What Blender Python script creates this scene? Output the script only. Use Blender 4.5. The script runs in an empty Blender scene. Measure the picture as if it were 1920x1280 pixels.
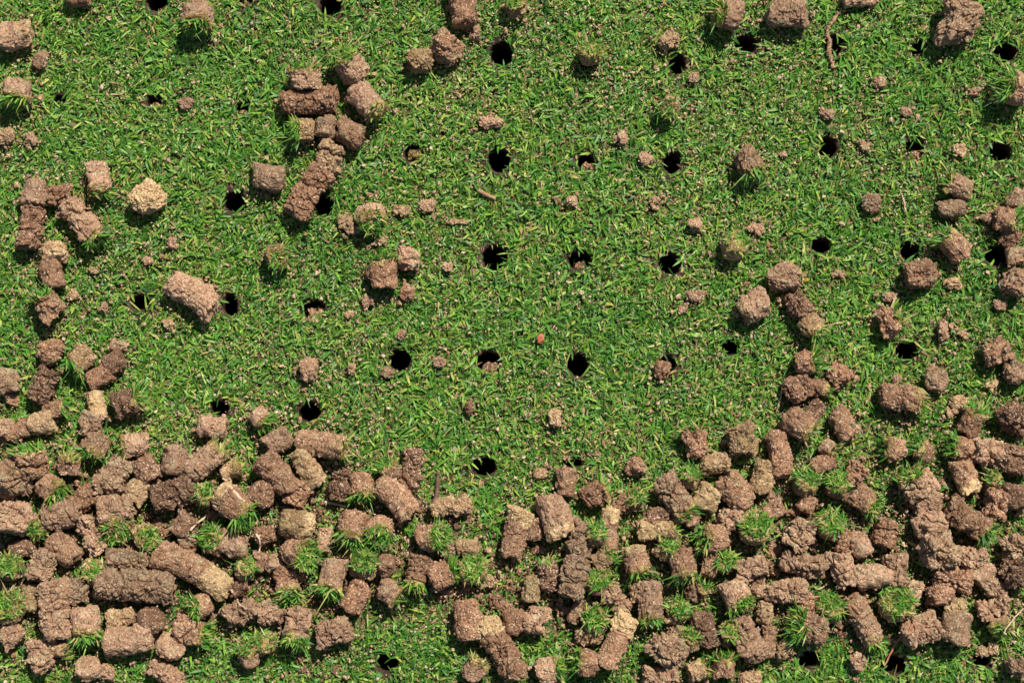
import bpy, math, random
import numpy as np
from mathutils import Vector, Matrix

# ------------------------------------------------------------------ camera, sky, sun, exposure
scene = bpy.context.scene
col = scene.collection
R = math.radians
MM = 0.001
PX = 0.303 * MM                      # size of one photograph pixel (of 1920) on the turf
LENS, SENSOR, TILT = 70.0, 36.0, R(4.0)
DIST = 1920 * PX * LENS / SENSOR

cam_data = bpy.data.cameras.new('camera')
cam = bpy.data.objects.new('camera', cam_data)
col.objects.link(cam)
cam_data.lens, cam_data.sensor_width = LENS, SENSOR
cam_data.clip_start, cam_data.clip_end = 0.01, 60.0
cam.location = (0, -DIST * math.sin(TILT), DIST * math.cos(TILT))
cam.rotation_euler = (TILT, 0, 0)
scene.camera = cam

SUN_EL, SUN_AZ = R(54.0), R(30.0)    # azimuth clockwise from +Y (the top of the picture)
world = bpy.data.worlds.new('World')
scene.world = world
world.use_nodes = True
wn = world.node_tree
sky = wn.nodes.new('ShaderNodeTexSky')
sky.sky_type = 'NISHITA'
sky.sun_disc = False
sky.sun_elevation = SUN_EL
sky.sun_rotation = SUN_AZ
wn.links.new(sky.outputs[0], wn.nodes['Background'].inputs[0])
wn.nodes['Background'].inputs[1].default_value = 0.065

sun_data = bpy.data.lights.new('sun', 'SUN')
sun_data.energy = 5.0
sun_data.angle = R(0.53)
sun_data.color = (1.0, 0.955, 0.88)
sun = bpy.data.objects.new('sun', sun_data)
col.objects.link(sun)
to_sun = Vector((math.sin(SUN_AZ) * math.cos(SUN_EL), math.cos(SUN_AZ) * math.cos(SUN_EL), math.sin(SUN_EL)))
sun.rotation_euler = to_sun.to_track_quat('Z', 'Y').to_euler()
sun.location = to_sun * 3

scene.view_settings.view_transform = 'Standard'
scene.view_settings.look = 'None'
scene.view_settings.exposure = 0.40
scene.view_settings.gamma = 1.0
scene.view_settings.use_curve_mapping = False
scene.cycles.max_bounces = 5
scene.cycles.diffuse_bounces = 3
scene.cycles.transparent_max_bounces = 4

rng = np.random.default_rng(7)
random.seed(7)

# ------------------------------------------------------------------ helpers
def at(x, y, z=0.0):
    """photograph pixel -> point at height z (metres) on the turf"""
    u = (x - 960) / 1920 * SENSOR / LENS
    v = -(y - 640) / 1920 * SENSOR / LENS
    d = (u, v * math.cos(TILT) + math.sin(TILT), v * math.sin(TILT) - math.cos(TILT))
    k = (z - cam.location.z) / d[2]
    return cam.location.x + d[0] * k, cam.location.y + d[1] * k

def _hash(ix, iy, iz):
    h = (ix * 374761393 + iy * 668265263 + iz * 2147483647 % 1274126177 + iz * 1442695041) & 0xFFFFFFFF
    h = ((h ^ (h >> 13)) * 1274126177) & 0xFFFFFFFF
    h = h ^ (h >> 16)
    return (h & 0xFFFF) / 32767.5 - 1.0

def noise(p):
    """smooth value noise in -1..1 of an (n,3) array"""
    i = np.floor(p).astype(np.int64)
    f = p - i
    f = f * f * (3 - 2 * f)
    x, y, z = i[:, 0], i[:, 1], i[:, 2]
    fx, fy, fz = f[:, 0], f[:, 1], f[:, 2]
    def lx(dy, dz):
        a = _hash(x, y + dy, z + dz)
        return a + (_hash(x + 1, y + dy, z + dz) - a) * fx
    a, b = lx(0, 0), lx(1, 0)
    c, d = lx(0, 1), lx(1, 1)
    a = a + (b - a) * fy
    c = c + (d - c) * fy
    return a + (c - a) * fz

def mesh_from(name, verts, loops, starts, totals, mat, smooth=False, attrs=None):
    me = bpy.data.meshes.new(name)
    me.vertices.add(len(verts))
    me.vertices.foreach_set('co', np.ascontiguousarray(verts, dtype=np.float32).ravel())
    me.loops.add(len(loops))
    me.loops.foreach_set('vertex_index', np.ascontiguousarray(loops, dtype=np.int32))
    me.polygons.add(len(starts))
    me.polygons.foreach_set('loop_start', np.ascontiguousarray(starts, dtype=np.int32))
    me.polygons.foreach_set('loop_total', np.ascontiguousarray(totals, dtype=np.int32))
    me.polygons.foreach_set('use_smooth', np.full(len(starts), smooth, dtype=bool))
    for k, v in (attrs or {}).items():
        a = me.attributes.new(k, 'FLOAT', 'POINT')
        a.data.foreach_set('value', np.ascontiguousarray(v, dtype=np.float32))
    me.materials.append(mat)
    me.update(calc_edges=True)
    return me

def quads_mesh(name, verts, quads, mat, smooth=False, attrs=None):
    """quads: (n,4) index array; a triangle repeats its last index"""
    quads = np.asarray(quads)
    tri = quads[:, 2] == quads[:, 3]
    tot = np.where(tri, 3, 4)
    keep = np.ones(quads.shape, bool)
    keep[tri, 3] = False
    loops = quads[keep]
    starts = np.concatenate([[0], np.cumsum(tot)[:-1]])
    return mesh_from(name, verts, loops, starts, tot, mat, smooth, attrs)

def link(name, me, parent=None, loc=None):
    o = bpy.data.objects.new(name, me)
    col.objects.link(o)
    if parent is not None:
        o.parent = parent
    if loc is not None:
        o.location = loc
    return o

def tag(o, label, cat, group=None):
    o['label'] = label
    o['category'] = cat
    if group:
        o['group'] = group

# ------------------------------------------------------------------ materials
def new_mat(name):
    m = bpy.data.materials.new(name)
    m.use_nodes = True
    nt = m.node_tree
    b = nt.nodes['Principled BSDF']
    return m, nt, b

def ramp(nt, stops, interp='LINEAR'):
    r = nt.nodes.new('ShaderNodeValToRGB')
    r.color_ramp.interpolation = interp
    e = r.color_ramp.elements
    while len(e) < len(stops):
        e.new(0.5)
    for k, (p, c) in enumerate(stops):
        e[k].position = p
        e[k].color = (*c, 1)
    return r

def mixc(nt, fac, a, b):
    m = nt.nodes.new('ShaderNodeMix')
    m.data_type = 'RGBA'
    nt.links.new(fac, m.inputs[0])
    for s, v in ((6, a), (7, b)):
        if isinstance(v, tuple):
            m.inputs[s].default_value = (*v, 1)
        else:
            nt.links.new(v, m.inputs[s])
    return m.outputs[2]

def soil_material(name, base, dark, coat, coat_amount, speck=(0.50, 0.37, 0.26)):
    m, nt, b = new_mat(name)
    tc = nt.nodes.new('ShaderNodeTexCoord')
    oi = nt.nodes.new('ShaderNodeObjectInfo')
    mul = nt.nodes.new('ShaderNodeMath'); mul.operation = 'MULTIPLY'; mul.inputs[1].default_value = 7.3
    nt.links.new(oi.outputs['Random'], mul.inputs[0])
    add = nt.nodes.new('ShaderNodeVectorMath'); add.operation = 'ADD'
    nt.links.new(tc.outputs['Object'], add.inputs[0])
    nt.links.new(mul.outputs[0], add.inputs[1])
    def nz(scale, detail=2.0, rough=0.6):
        n = nt.nodes.new('ShaderNodeTexNoise')
        n.inputs['Scale'].default_value = scale
        n.inputs['Detail'].default_value = detail
        n.inputs['Roughness'].default_value = rough
        nt.links.new(add.outputs[0], n.inputs['Vector'])
        return n.outputs['Fac']
    def step(v, lo, hi):
        r = nt.nodes.new('ShaderNodeMapRange')
        r.inputs[1].default_value, r.inputs[2].default_value = lo, hi
        nt.links.new(v, r.inputs[0])
        return r.outputs[0]
    c = mixc(nt, step(nz(210, 6, 0.72), 0.38, 0.60), tuple(x * 0.82 for x in dark), base)            # moist and dry patches
    c = mixc(nt, step(nz(62, 2, 0.5), 0.40, 0.66), c, tuple(x * f for x, f in zip(base, (0.72, 0.68, 0.64))))   # damp stretch
    lo = 0.72 - coat_amount
    c = mixc(nt, step(nz(170, 6, 0.80), lo, lo + 0.09), c, coat)      # greenish sand smeared on the side
    v = nt.nodes.new('ShaderNodeTexVoronoi')
    v.inputs['Scale'].default_value = 1700
    nt.links.new(add.outputs[0], v.inputs['Vector'])
    sep = nt.nodes.new('ShaderNodeSeparateColor')
    nt.links.new(v.outputs['Color'], sep.inputs[0])
    c = mixc(nt, step(sep.outputs[0], 0.84, 0.97), c, speck)          # pale sand grains
    c = mixc(nt, step(sep.outputs[1], 0.82, 0.96), c, tuple(x * 0.35 for x in dark))   # dark humus grains
    hs = nt.nodes.new('ShaderNodeHueSaturation')
    val = nt.nodes.new('ShaderNodeMapRange')
    val.inputs[3].default_value, val.inputs[4].default_value = 0.80, 1.22
    nt.links.new(oi.outputs['Random'], val.inputs[0])
    nt.links.new(val.outputs[0], hs.inputs['Value'])
    nt.links.new(c, hs.inputs['Color'])
    nt.links.new(hs.outputs[0], b.inputs['Base Color'])
    b.inputs['Roughness'].default_value = 0.95
    b.inputs['Specular IOR Level'].default_value = 0.15
    bump = nt.nodes.new('ShaderNodeBump')
    bump.inputs['Strength'].default_value = 0.6
    bump.inputs['Distance'].default_value = 0.0004
    nt.links.new(nz(1500, 2), bump.inputs['Height'])
    nt.links.new(bump.outputs[0], b.inputs['Normal'])
    return m

COAT = (0.265, 0.215, 0.115)
SOIL = {
    'b': soil_material('brown_soil', (0.335, 0.188, 0.106), (0.185, 0.095, 0.051), COAT, 0.17),
    'r': soil_material('reddish_soil', (0.305, 0.166, 0.092), (0.170, 0.082, 0.045), (0.33, 0.215, 0.125), 0.15),
    'd': soil_material('dark_soil', (0.215, 0.119, 0.068), (0.105, 0.057, 0.034), (0.29, 0.18, 0.105), 0.16),
    'g': soil_material('grey_soil', (0.330, 0.203, 0.118), (0.205, 0.115, 0.065), (0.290, 0.235, 0.132), 0.20),
    'p': soil_material('pinkish_soil', (0.395, 0.238, 0.145), (0.255, 0.142, 0.080), (0.320, 0.252, 0.140), 0.19),
    't': soil_material('tan_soil', (0.40, 0.255, 0.138), (0.27, 0.158, 0.082), (0.44, 0.315, 0.170), 0.20, (0.55, 0.43, 0.26)),
    'o': soil_material('olive_soil', (0.305, 0.195, 0.092), (0.19, 0.112, 0.055), (0.28, 0.225, 0.100), 0.20),
    's': soil_material('sandy_soil', (0.52, 0.365, 0.180), (0.37, 0.238, 0.115), (0.36, 0.225, 0.120), 0.21, (0.64, 0.51, 0.31)),
}
CRUMB = soil_material('dry_crumb', (0.46, 0.315, 0.20), (0.32, 0.20, 0.12), (0.42, 0.34, 0.20), 0.22, (0.62, 0.48, 0.34))
THATCH = soil_material('thatch', (0.25, 0.160, 0.060), (0.14, 0.085, 0.036), (0.30, 0.24, 0.07), 0.24)
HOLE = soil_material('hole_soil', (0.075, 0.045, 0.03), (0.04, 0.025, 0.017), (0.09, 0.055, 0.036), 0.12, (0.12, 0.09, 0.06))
GROUND = soil_material('turf_soil', (0.13, 0.092, 0.042), (0.065, 0.055, 0.022), (0.07, 0.09, 0.024), 0.28, (0.40, 0.28, 0.18))

def blade_material(name, stops):
    m, nt, b = new_mat(name)
    a = nt.nodes.new('ShaderNodeAttribute')
    a.attribute_name = 'tint'
    r = ramp(nt, stops)
    nt.links.new(a.outputs['Fac'], r.inputs[0])
    g = nt.nodes.new('ShaderNodeNewGeometry')
    n = nt.nodes.new('ShaderNodeTexNoise')
    n.inputs['Scale'].default_value = 420
    n.inputs['Detail'].default_value = 2
    nt.links.new(g.outputs['Position'], n.inputs['Vector'])
    hs = nt.nodes.new('ShaderNodeHueSaturation')
    mr = nt.nodes.new('ShaderNodeMapRange')
    mr.inputs[1].default_value, mr.inputs[2].default_value = 0.3, 0.7
    mr.inputs[3].default_value, mr.inputs[4].default_value = 0.75, 1.25
    nt.links.new(n.outputs['Fac'], mr.inputs[0])
    nt.links.new(mr.outputs[0], hs.inputs['Value'])
    nt.links.new(r.outputs[0], hs.inputs['Color'])
    nt.links.new(hs.outputs[0], b.inputs['Base Color'])
    b.inputs['Roughness'].default_value = 0.5
    b.inputs['Specular IOR Level'].default_value = 0.4
    tr = nt.nodes.new('ShaderNodeBsdfTranslucent')
    nt.links.new(hs.outputs[0], tr.inputs['Color'])
    mix = nt.nodes.new('ShaderNodeMixShader')
    mix.inputs[0].default_value = 0.26
    nt.links.new(b.outputs[0], mix.inputs[1])
    nt.links.new(tr.outputs[0], mix.inputs[2])
    nt.links.new(mix.outputs[0], nt.nodes['Material Output'].inputs['Surface'])
    return m

BLADE = blade_material('grass_blades', [
    (0.00, (0.023, 0.092, 0.012)), (0.25, (0.062, 0.198, 0.021)), (0.50, (0.126, 0.300, 0.031)),
    (0.72, (0.265, 0.412, 0.050)), (0.80, (0.41, 0.39, 0.090)), (0.87, (0.44, 0.33, 0.145)),
    (0.93, (0.36, 0.225, 0.115)), (1.00, (0.20, 0.11, 0.05))])

def plain_material(name, c1, c2, scale=300, rough=0.8):
    m, nt, b = new_mat(name)
    tc = nt.nodes.new('ShaderNodeTexCoord')
    n = nt.nodes.new('ShaderNodeTexNoise')
    n.inputs['Scale'].default_value = scale
    n.inputs['Detail'].default_value = 3
    nt.links.new(tc.outputs['Object'], n.inputs['Vector'])
    r = ramp(nt, [(0.35, c1), (0.65, c2)])
    nt.links.new(n.outputs['Fac'], r.inputs[0])
    nt.links.new(r.outputs[0], b.inputs['Base Color'])
    b.inputs['Roughness'].default_value = rough
    return m

ROOT = plain_material('pale_root', (0.42, 0.27, 0.17), (0.58, 0.42, 0.28))
TWIG_RED = plain_material('red_twig_bark', (0.30, 0.10, 0.045), (0.42, 0.18, 0.09), 200)
TWIG_DARK = plain_material('dark_twig_bark', (0.07, 0.035, 0.025), (0.15, 0.08, 0.055), 300)
TWIG_BROWN = plain_material('brown_twig_bark', (0.24, 0.115, 0.06), (0.36, 0.20, 0.11), 300)
LEAF_RED = plain_material('red_leaf', (0.32, 0.06, 0.025), (0.42, 0.11, 0.05), 500, 0.6)
LEAF_YELLOW = plain_material('yellow_leaf', (0.55, 0.32, 0.04), (0.42, 0.26, 0.05), 400, 0.6)

# ------------------------------------------------------------------ grass blades
B_LOOPS = np.array([0, 1, 3, 2, 2, 3, 5, 4, 4, 5, 6])
B_TOT = np.array([4, 4, 3])

def blades(root, azim, incl, length, width, tint, droop, roll, up=None):
    """root (n,3); blades leave the root at azimuth/inclination and droop; returns verts (n*7,3) and tint per vertex"""
    n = len(root)
    hor = np.stack([np.cos(azim), np.sin(azim), np.zeros(n)], 1)
    side0 = np.stack([-np.sin(azim), np.cos(azim), np.zeros(n)], 1)
    zed = np.array([0, 0, 1.0])
    pos = root.copy()
    out = np.empty((n, 7, 3))
    prof = (0.75, 1.0, 0.78)
    seg = length / 3.0
    for k in range(4):
        a = incl - droop * (k / 3.0)
        d = hor * np.cos(a)[:, None] + zed * np.sin(a)[:, None]
        nrm = -hor * np.sin(a)[:, None] + zed * np.cos(a)[:, None]
        if k < 3:
            s = side0 * np.cos(roll)[:, None] + nrm * np.sin(roll)[:, None]
            w = (width * prof[k] * 0.5)[:, None]
            out[:, 2 * k] = pos - s * w
            out[:, 2 * k + 1] = pos + s * w
            pos = pos + d * seg[:, None]
        else:
            out[:, 6] = pos
    return out.reshape(-1, 3), np.repeat(tint, 7)

def blades_mesh(name, v, tint, mat=None):
    n = len(v) // 7
    loops = (B_LOOPS[None] + 7 * np.arange(n)[:, None]).ravel()
    tot = np.tile(B_TOT, n)
    st = np.concatenate([[0], np.cumsum(tot)[:-1]])
    v = v.copy()
    return mesh_from(name, v, loops, st, tot, mat or BLADE, True, {'tint': tint})

# ------------------------------------------------------------------ soil lumps
def axis_frame(ang, el):
    a = np.array([math.cos(ang) * math.cos(el), math.sin(ang) * math.cos(el), math.sin(el)])
    b = np.array([-math.sin(ang), math.cos(ang), 0.0])
    c = np.cross(a, b)
    return np.stack([a, b, c])           # rows: local x, y, z axes in world

def lump(L, D, seed, clod=False, cracked=False, res=0.55):
    """a torn cylinder (or crumbly clod) along local x, millimetres; returns verts, quads, s (0..1 along x)"""
    rs = np.random.default_rng(seed)
    Rr = D / 2
    nu = int(np.clip(math.pi * D / res, 16, 120))
    rc = min(Rr * (0.75 if clod else rs.uniform(0.20, 0.44)), L * 0.45)
    prof = []
    cap_n = max(2, int((Rr - rc) / res))
    for k in range(1, cap_n + 1):
        prof.append((-L / 2, (Rr - rc) * k / cap_n))
    arc_n = max(2, int(rc * 1.57 / res))
    for k in range(1, arc_n + 1):
        t = k / arc_n * math.pi / 2
        prof.append((-L / 2 + rc * (1 - math.cos(t)), Rr - rc + rc * math.sin(t)))
    side_n = max(2, int((L - 2 * rc) / res))
    half = list(prof)
    for k in range(1, side_n):
        prof.append((-L / 2 + rc + (L - 2 * rc) * k / side_n, Rr))
    prof += [(-x, r) for x, r in reversed(half)]
    prof = np.array(prof)
    nv = len(prof)
    th = np.arange(nu) / nu * 2 * math.pi
    X = np.repeat(prof[:, 0], nu)
    Q = np.repeat(prof[:, 1], nu)
    T = np.tile(th, nv)
    P = np.stack([X, Q * np.cos(T), Q * np.sin(T)], 1)
    P = np.concatenate([P, [[-L / 2, 0, 0], [L / 2, 0, 0]]])
    # smooth outward direction
    N = P / np.array([L * 0.62, Rr, Rr])
    edge = np.clip((np.abs(P[:, 0]) - (L / 2 - rc * 1.2)) / (rc * 1.2 + 1e-6), 0, 1)
    N[:, 0] = np.sign(P[:, 0]) * edge ** 2 * 1.3
    N /= np.linalg.norm(N, axis=1)[:, None] + 1e-9
    off = rs.uniform(0, 400, 3)
    n1 = noise(P / (D * 0.52) + off)
    n1b = noise(P / (D * 0.30) + off + 31)
    n2 = noise(P / 3.4 + off + 57)
    n3 = noise(P / 1.55 + off + 91)
    n4 = noise(P / 0.85 + off + 133)
    k = D / 16.0
    n3b = np.abs(noise(P / 2.1 + off + 77))          # crumb structure: rounded grains with creases between
    n3c = np.abs(noise(P / 1.25 + off + 177))
    gr = 0.95 * (n3b - 0.35) + 1.05 * (n3c - 0.33) + 0.40 * n3 + 0.60 * n4
    pit = np.exp(-(np.abs(noise(P / 3.1 + off + 251)) / 0.07) ** 2) * (noise(P / 5.0 + off + 260) > -0.1)
    gr = gr * (rs.uniform(0.50, 0.80) if (clod or cracked) else rs.choice([0.14, 0.26, 0.38, 0.55])) - (1.0 if clod or cracked else 0.6) * pit
    if clod:
        d = k * (1.8 * n1 + 1.7 * n1b) + 0.95 * k ** 0.5 * n2 + gr * 1.25
    else:
        d = k * (0.60 * n1 + 0.75 * n1b) + 0.70 * n2 + gr - 0.25
    rid = np.abs(noise(P / 6.0 + off + 201))
    d -= (1.7 if cracked else 0.6) * np.exp(-(rid / 0.055) ** 2)
    if cracked:
        for x0 in rs.uniform(-0.32, 0.32, 2 if L > D * 1.3 else 1):
            c = P[:, 0] - x0 * L - 4.2 * noise(P / 7.0 + off + 301) - 1.2 * n2 - rs.uniform(-0.5, 0.5) * P[:, 1] - rs.uniform(-0.5, 0.5) * P[:, 2]
            d -= rs.uniform(1.0, 2.3) * np.exp(-(c / rs.uniform(0.55, 1.0)) ** 2)
        d += 0.25 * n2 + 0.2 * k * n1b
    d += (1.9 if (clod or cracked) else 1.4) * np.clip(noise(P / 2.0 + off + 611) - 0.40, 0, 0.5) * 2.0 * (noise(P / 7.0 + off + 640) > -0.25)   # loose crumbs stuck on
    d = np.maximum(d, -Rr * 0.6)
    V = P + N * d[:, None]
    # torn ends: slanted and ragged
    e = np.clip((np.abs(P[:, 0]) / (L / 2) - 0.45) / 0.55, 0, 1) ** 1.5
    sl = rs.uniform(-0.17, 0.17, 4)
    tilt = np.where(P[:, 0] > 0, sl[0] * P[:, 1] + sl[1] * P[:, 2], sl[2] * P[:, 1] + sl[3] * P[:, 2])
    V[:, 0] += e * (tilt + 1.0 * k * noise(P[:, [1, 2, 0]] * np.array([1, 1, 0.3]) / 4.2 + off + 400))
    # bend and taper
    bend = rs.uniform(-0.06, 0.06, 2)
    q = (V[:, 0] / (L / 2)) ** 2
    V[:, 1] += bend[0] * L * (q - 0.4)
    V[:, 2] += bend[1] * L * (q - 0.4)
    tp = 1 + rs.uniform(-0.10, 0.10) * V[:, 0] / (L / 2)
    V[:, 1] *= tp
    V[:, 2] *= tp
    idx = np.arange(nv * nu).reshape(nv, nu)
    a, b = idx[:-1], idx[1:]
    quads = np.stack([a, np.roll(a, -1, 1), np.roll(b, -1, 1), b], -1).reshape(-1, 4)
    p0, p1 = nv * nu, nv * nu + 1
    f0, f1 = idx[0], idx[-1]
    t0 = np.stack([np.full(nu, p0), np.roll(f0, -1), f0, f0], 1)
    t1 = np.stack([np.full(nu, p1), f1, np.roll(f1, -1), np.roll(f1, -1)], 1)
    quads = np.concatenate([quads, t0, t1])
    s = P[:, 0] / L + 0.5 + 0.09 * n2 + 0.12 * n1b + 0.05 * n3
    return V, quads, s, nv * nu

def sub_mesh(name, V, quads, mask, mat):
    q = quads[mask]
    used, inv = np.unique(q, return_inverse=True)
    return quads_mesh(name, V[used], inv.reshape(q.shape), mat, False)

def tuft(F, L, D, seed, n, lmin, lmax, dry, spread, cap=False):
    """blades growing from the turf end (local +x) of a plug whose frame rows are F; millimetres, centred on the plug"""
    rs = np.random.default_rng(seed)
    r = D / 2 * 0.92 * np.sqrt(rs.uniform(0, 1, n)) * rs.uniform(0.75, 1.05, n)
    t = rs.uniform(0, 2 * math.pi, n)
    loc = np.stack([np.full(n, L / 2 - 1.4) + rs.uniform(-1.2, 0.8, n), r * np.cos(t), r * np.sin(t)], 1)
    comb = rs.normal(0, 0.45, 2)
    if cap:                              # mown turf seen from above: blades lie across the cap in every direction
        phi = rs.uniform(0, 2 * math.pi, n)
        ty, tz = np.cos(phi) + comb[0], np.sin(phi) + comb[1]
        out = (ty * loc[:, 1] + tz * loc[:, 2] > 0) & (np.hypot(loc[:, 1], loc[:, 2]) > 0.55 * D / 2) & (rs.uniform(0, 1, n) < 0.72)
        ty, tz = np.where(out, -ty, ty), np.where(out, -tz, tz)
        d = np.stack([rs.beta(1.3, 2.2, n) * 1.3 + 0.05, ty, tz], 1)
    else:
        d = np.stack([rs.uniform(0.25, 1.0, n), spread * (0.22 * loc[:, 1] / (D / 2) + rs.normal(0, 0.8, n)) + comb[0], spread * (0.22 * loc[:, 2] / (D / 2) + rs.normal(0, 0.8, n)) + comb[1]], 1)
    d /= np.linalg.norm(d, axis=1)[:, None]
    root, d = loc @ F, d @ F
    azim = np.arctan2(d[:, 1], d[:, 0])
    incl = np.arcsin(np.clip(d[:, 2], -1, 1))
    ln = rs.uniform(lmin, lmax, n)
    wisp = rs.uniform(0, 1, n) < 0.06
    ln[wisp] *= 1.9
    tint = np.clip(rs.normal(0.38, 0.21, n), 0, 0.77)
    dr = rs.uniform(0, 1, n) < dry
    tint[dr] = rs.uniform(0.78, 0.93, dr.sum())
    return blades(root, azim, incl, ln, rs.uniform(0.7, 1.3, n) * np.where(wisp, 0.6, 1), tint, rs.uniform(-0.2, 1.2, n), rs.uniform(-0.9, 0.9, n))

# ------------------------------------------------------------------ the table of things: pixel x, y, length, width, direction of the turf end, soil, marks, label
# marks: G grass end, H thick grass, h thin grass, U turf end up, E round end showing, K crumbly clod, X cracked, T sandy at the turf end, B sandy at the far end, ^ lies on top
HOLES = """\
294 3 19 18|hole cut by the top edge, nearest the top left corner
457 1 15 9|overgrown hole sliver at the top edge, left of a larger cut hole
620 10 20 22|hole at the top edge directly above the grass-capped plugs
940 103 21 23|large open round hole, top centre, right of two crumbly plugs
1105 125 12 8|small dark hole peeping out under a green turf tuft
1269 120 16 18|hole under a pale crumbly clod, upper right of centre
1398 84 20 17|hole at the lower right of a pinkish plug by the top edge
1562 86 19 18|hole crossed by a strand of crumbs
1721 94 13 19|narrow hole holding a grey crumb, near the top right
1885 98 20 18|hole nearest the top right corner
115 189 13 9|overgrown small hole with orange straw at its lower rim, upper left
289 191 14 12|overgrown hole beside a grey pebble, upper left
456 203 11 13|tiny overgrown hole above the solitary dark plug pair, upper left
775 288 16 16|shallow hole choked with thatch, left of the large centre-top hole
936 300 20 22|second open hole down in the central column
1100 306 16 17|hole half filled with brown soil, between two open holes
1260 306 17 20|hole with grass blades over its right rim, left of the forked grey plug
1550 277 18 20|hole with two tan crumbs on the left, right of the forked grey plug
1714 279 17 18|ragged hole half covered by grass, middle of three on the right
1874 285 20 16|hole with one upright blade, nearest the right edge below the grassy big plug
440 380 21 18|round clean hole left of the long broken plug
606 386 19 20|hole tucked against the lower side of the long broken plug
927 484 23 23|largest open hole, centre column third row
1087 488 20 17|hole with crumbs inside, between the two clean centre holes
1255 495 20 20|clean hole right of the centre hole with crumbs
1539 461 18 14|hole with a grass blade over it, above the broken dark plug
1705 472 17 17|hole just above the angular brown plug at right
1868 481 20 18|hole beside the column of plugs at the right edge
263 568 17 14|round hole left of the fat speckled plug
432 573 14 20|hole at the lower right tip of the fat speckled plug
587 579 22 17|hole with brown soil showing on its lower wall, left of centre
749 675 20 19|round hole with one pale blade lying across it
917 678 22 18|hole with loose soil spilling over its lower rim, centre
1083 684 19 20|hole with grass blades leaning over its right side, centre
1248 684 16 18|hole partly plugged by a pointed brown clod
1369 650 15 14|ragged hole between the tan-sided plug and the centre lawn
1698 657 19 17|hole above the round-ended plug at right
411 765 15 14|small hole just above a pinkish plug, left
580 773 18 18|hole just above the long level plug with yellow straw
908 875 22 17|lone hole at the upper margin of the plug heap
1077 868 14 8|nearly closed dark hole above the smooth brown upright stub
725 1243 19 17|hole at the bottom edge in the clear turf patch
1516 1236 17 15|hole under the shaggy-grassed plug, bottom right
1678 1246 20 17|hole at the foot of the red dry twig
1840 1240 14 11|hole beside tan crumbs, nearest the bottom right corner
"""
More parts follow.
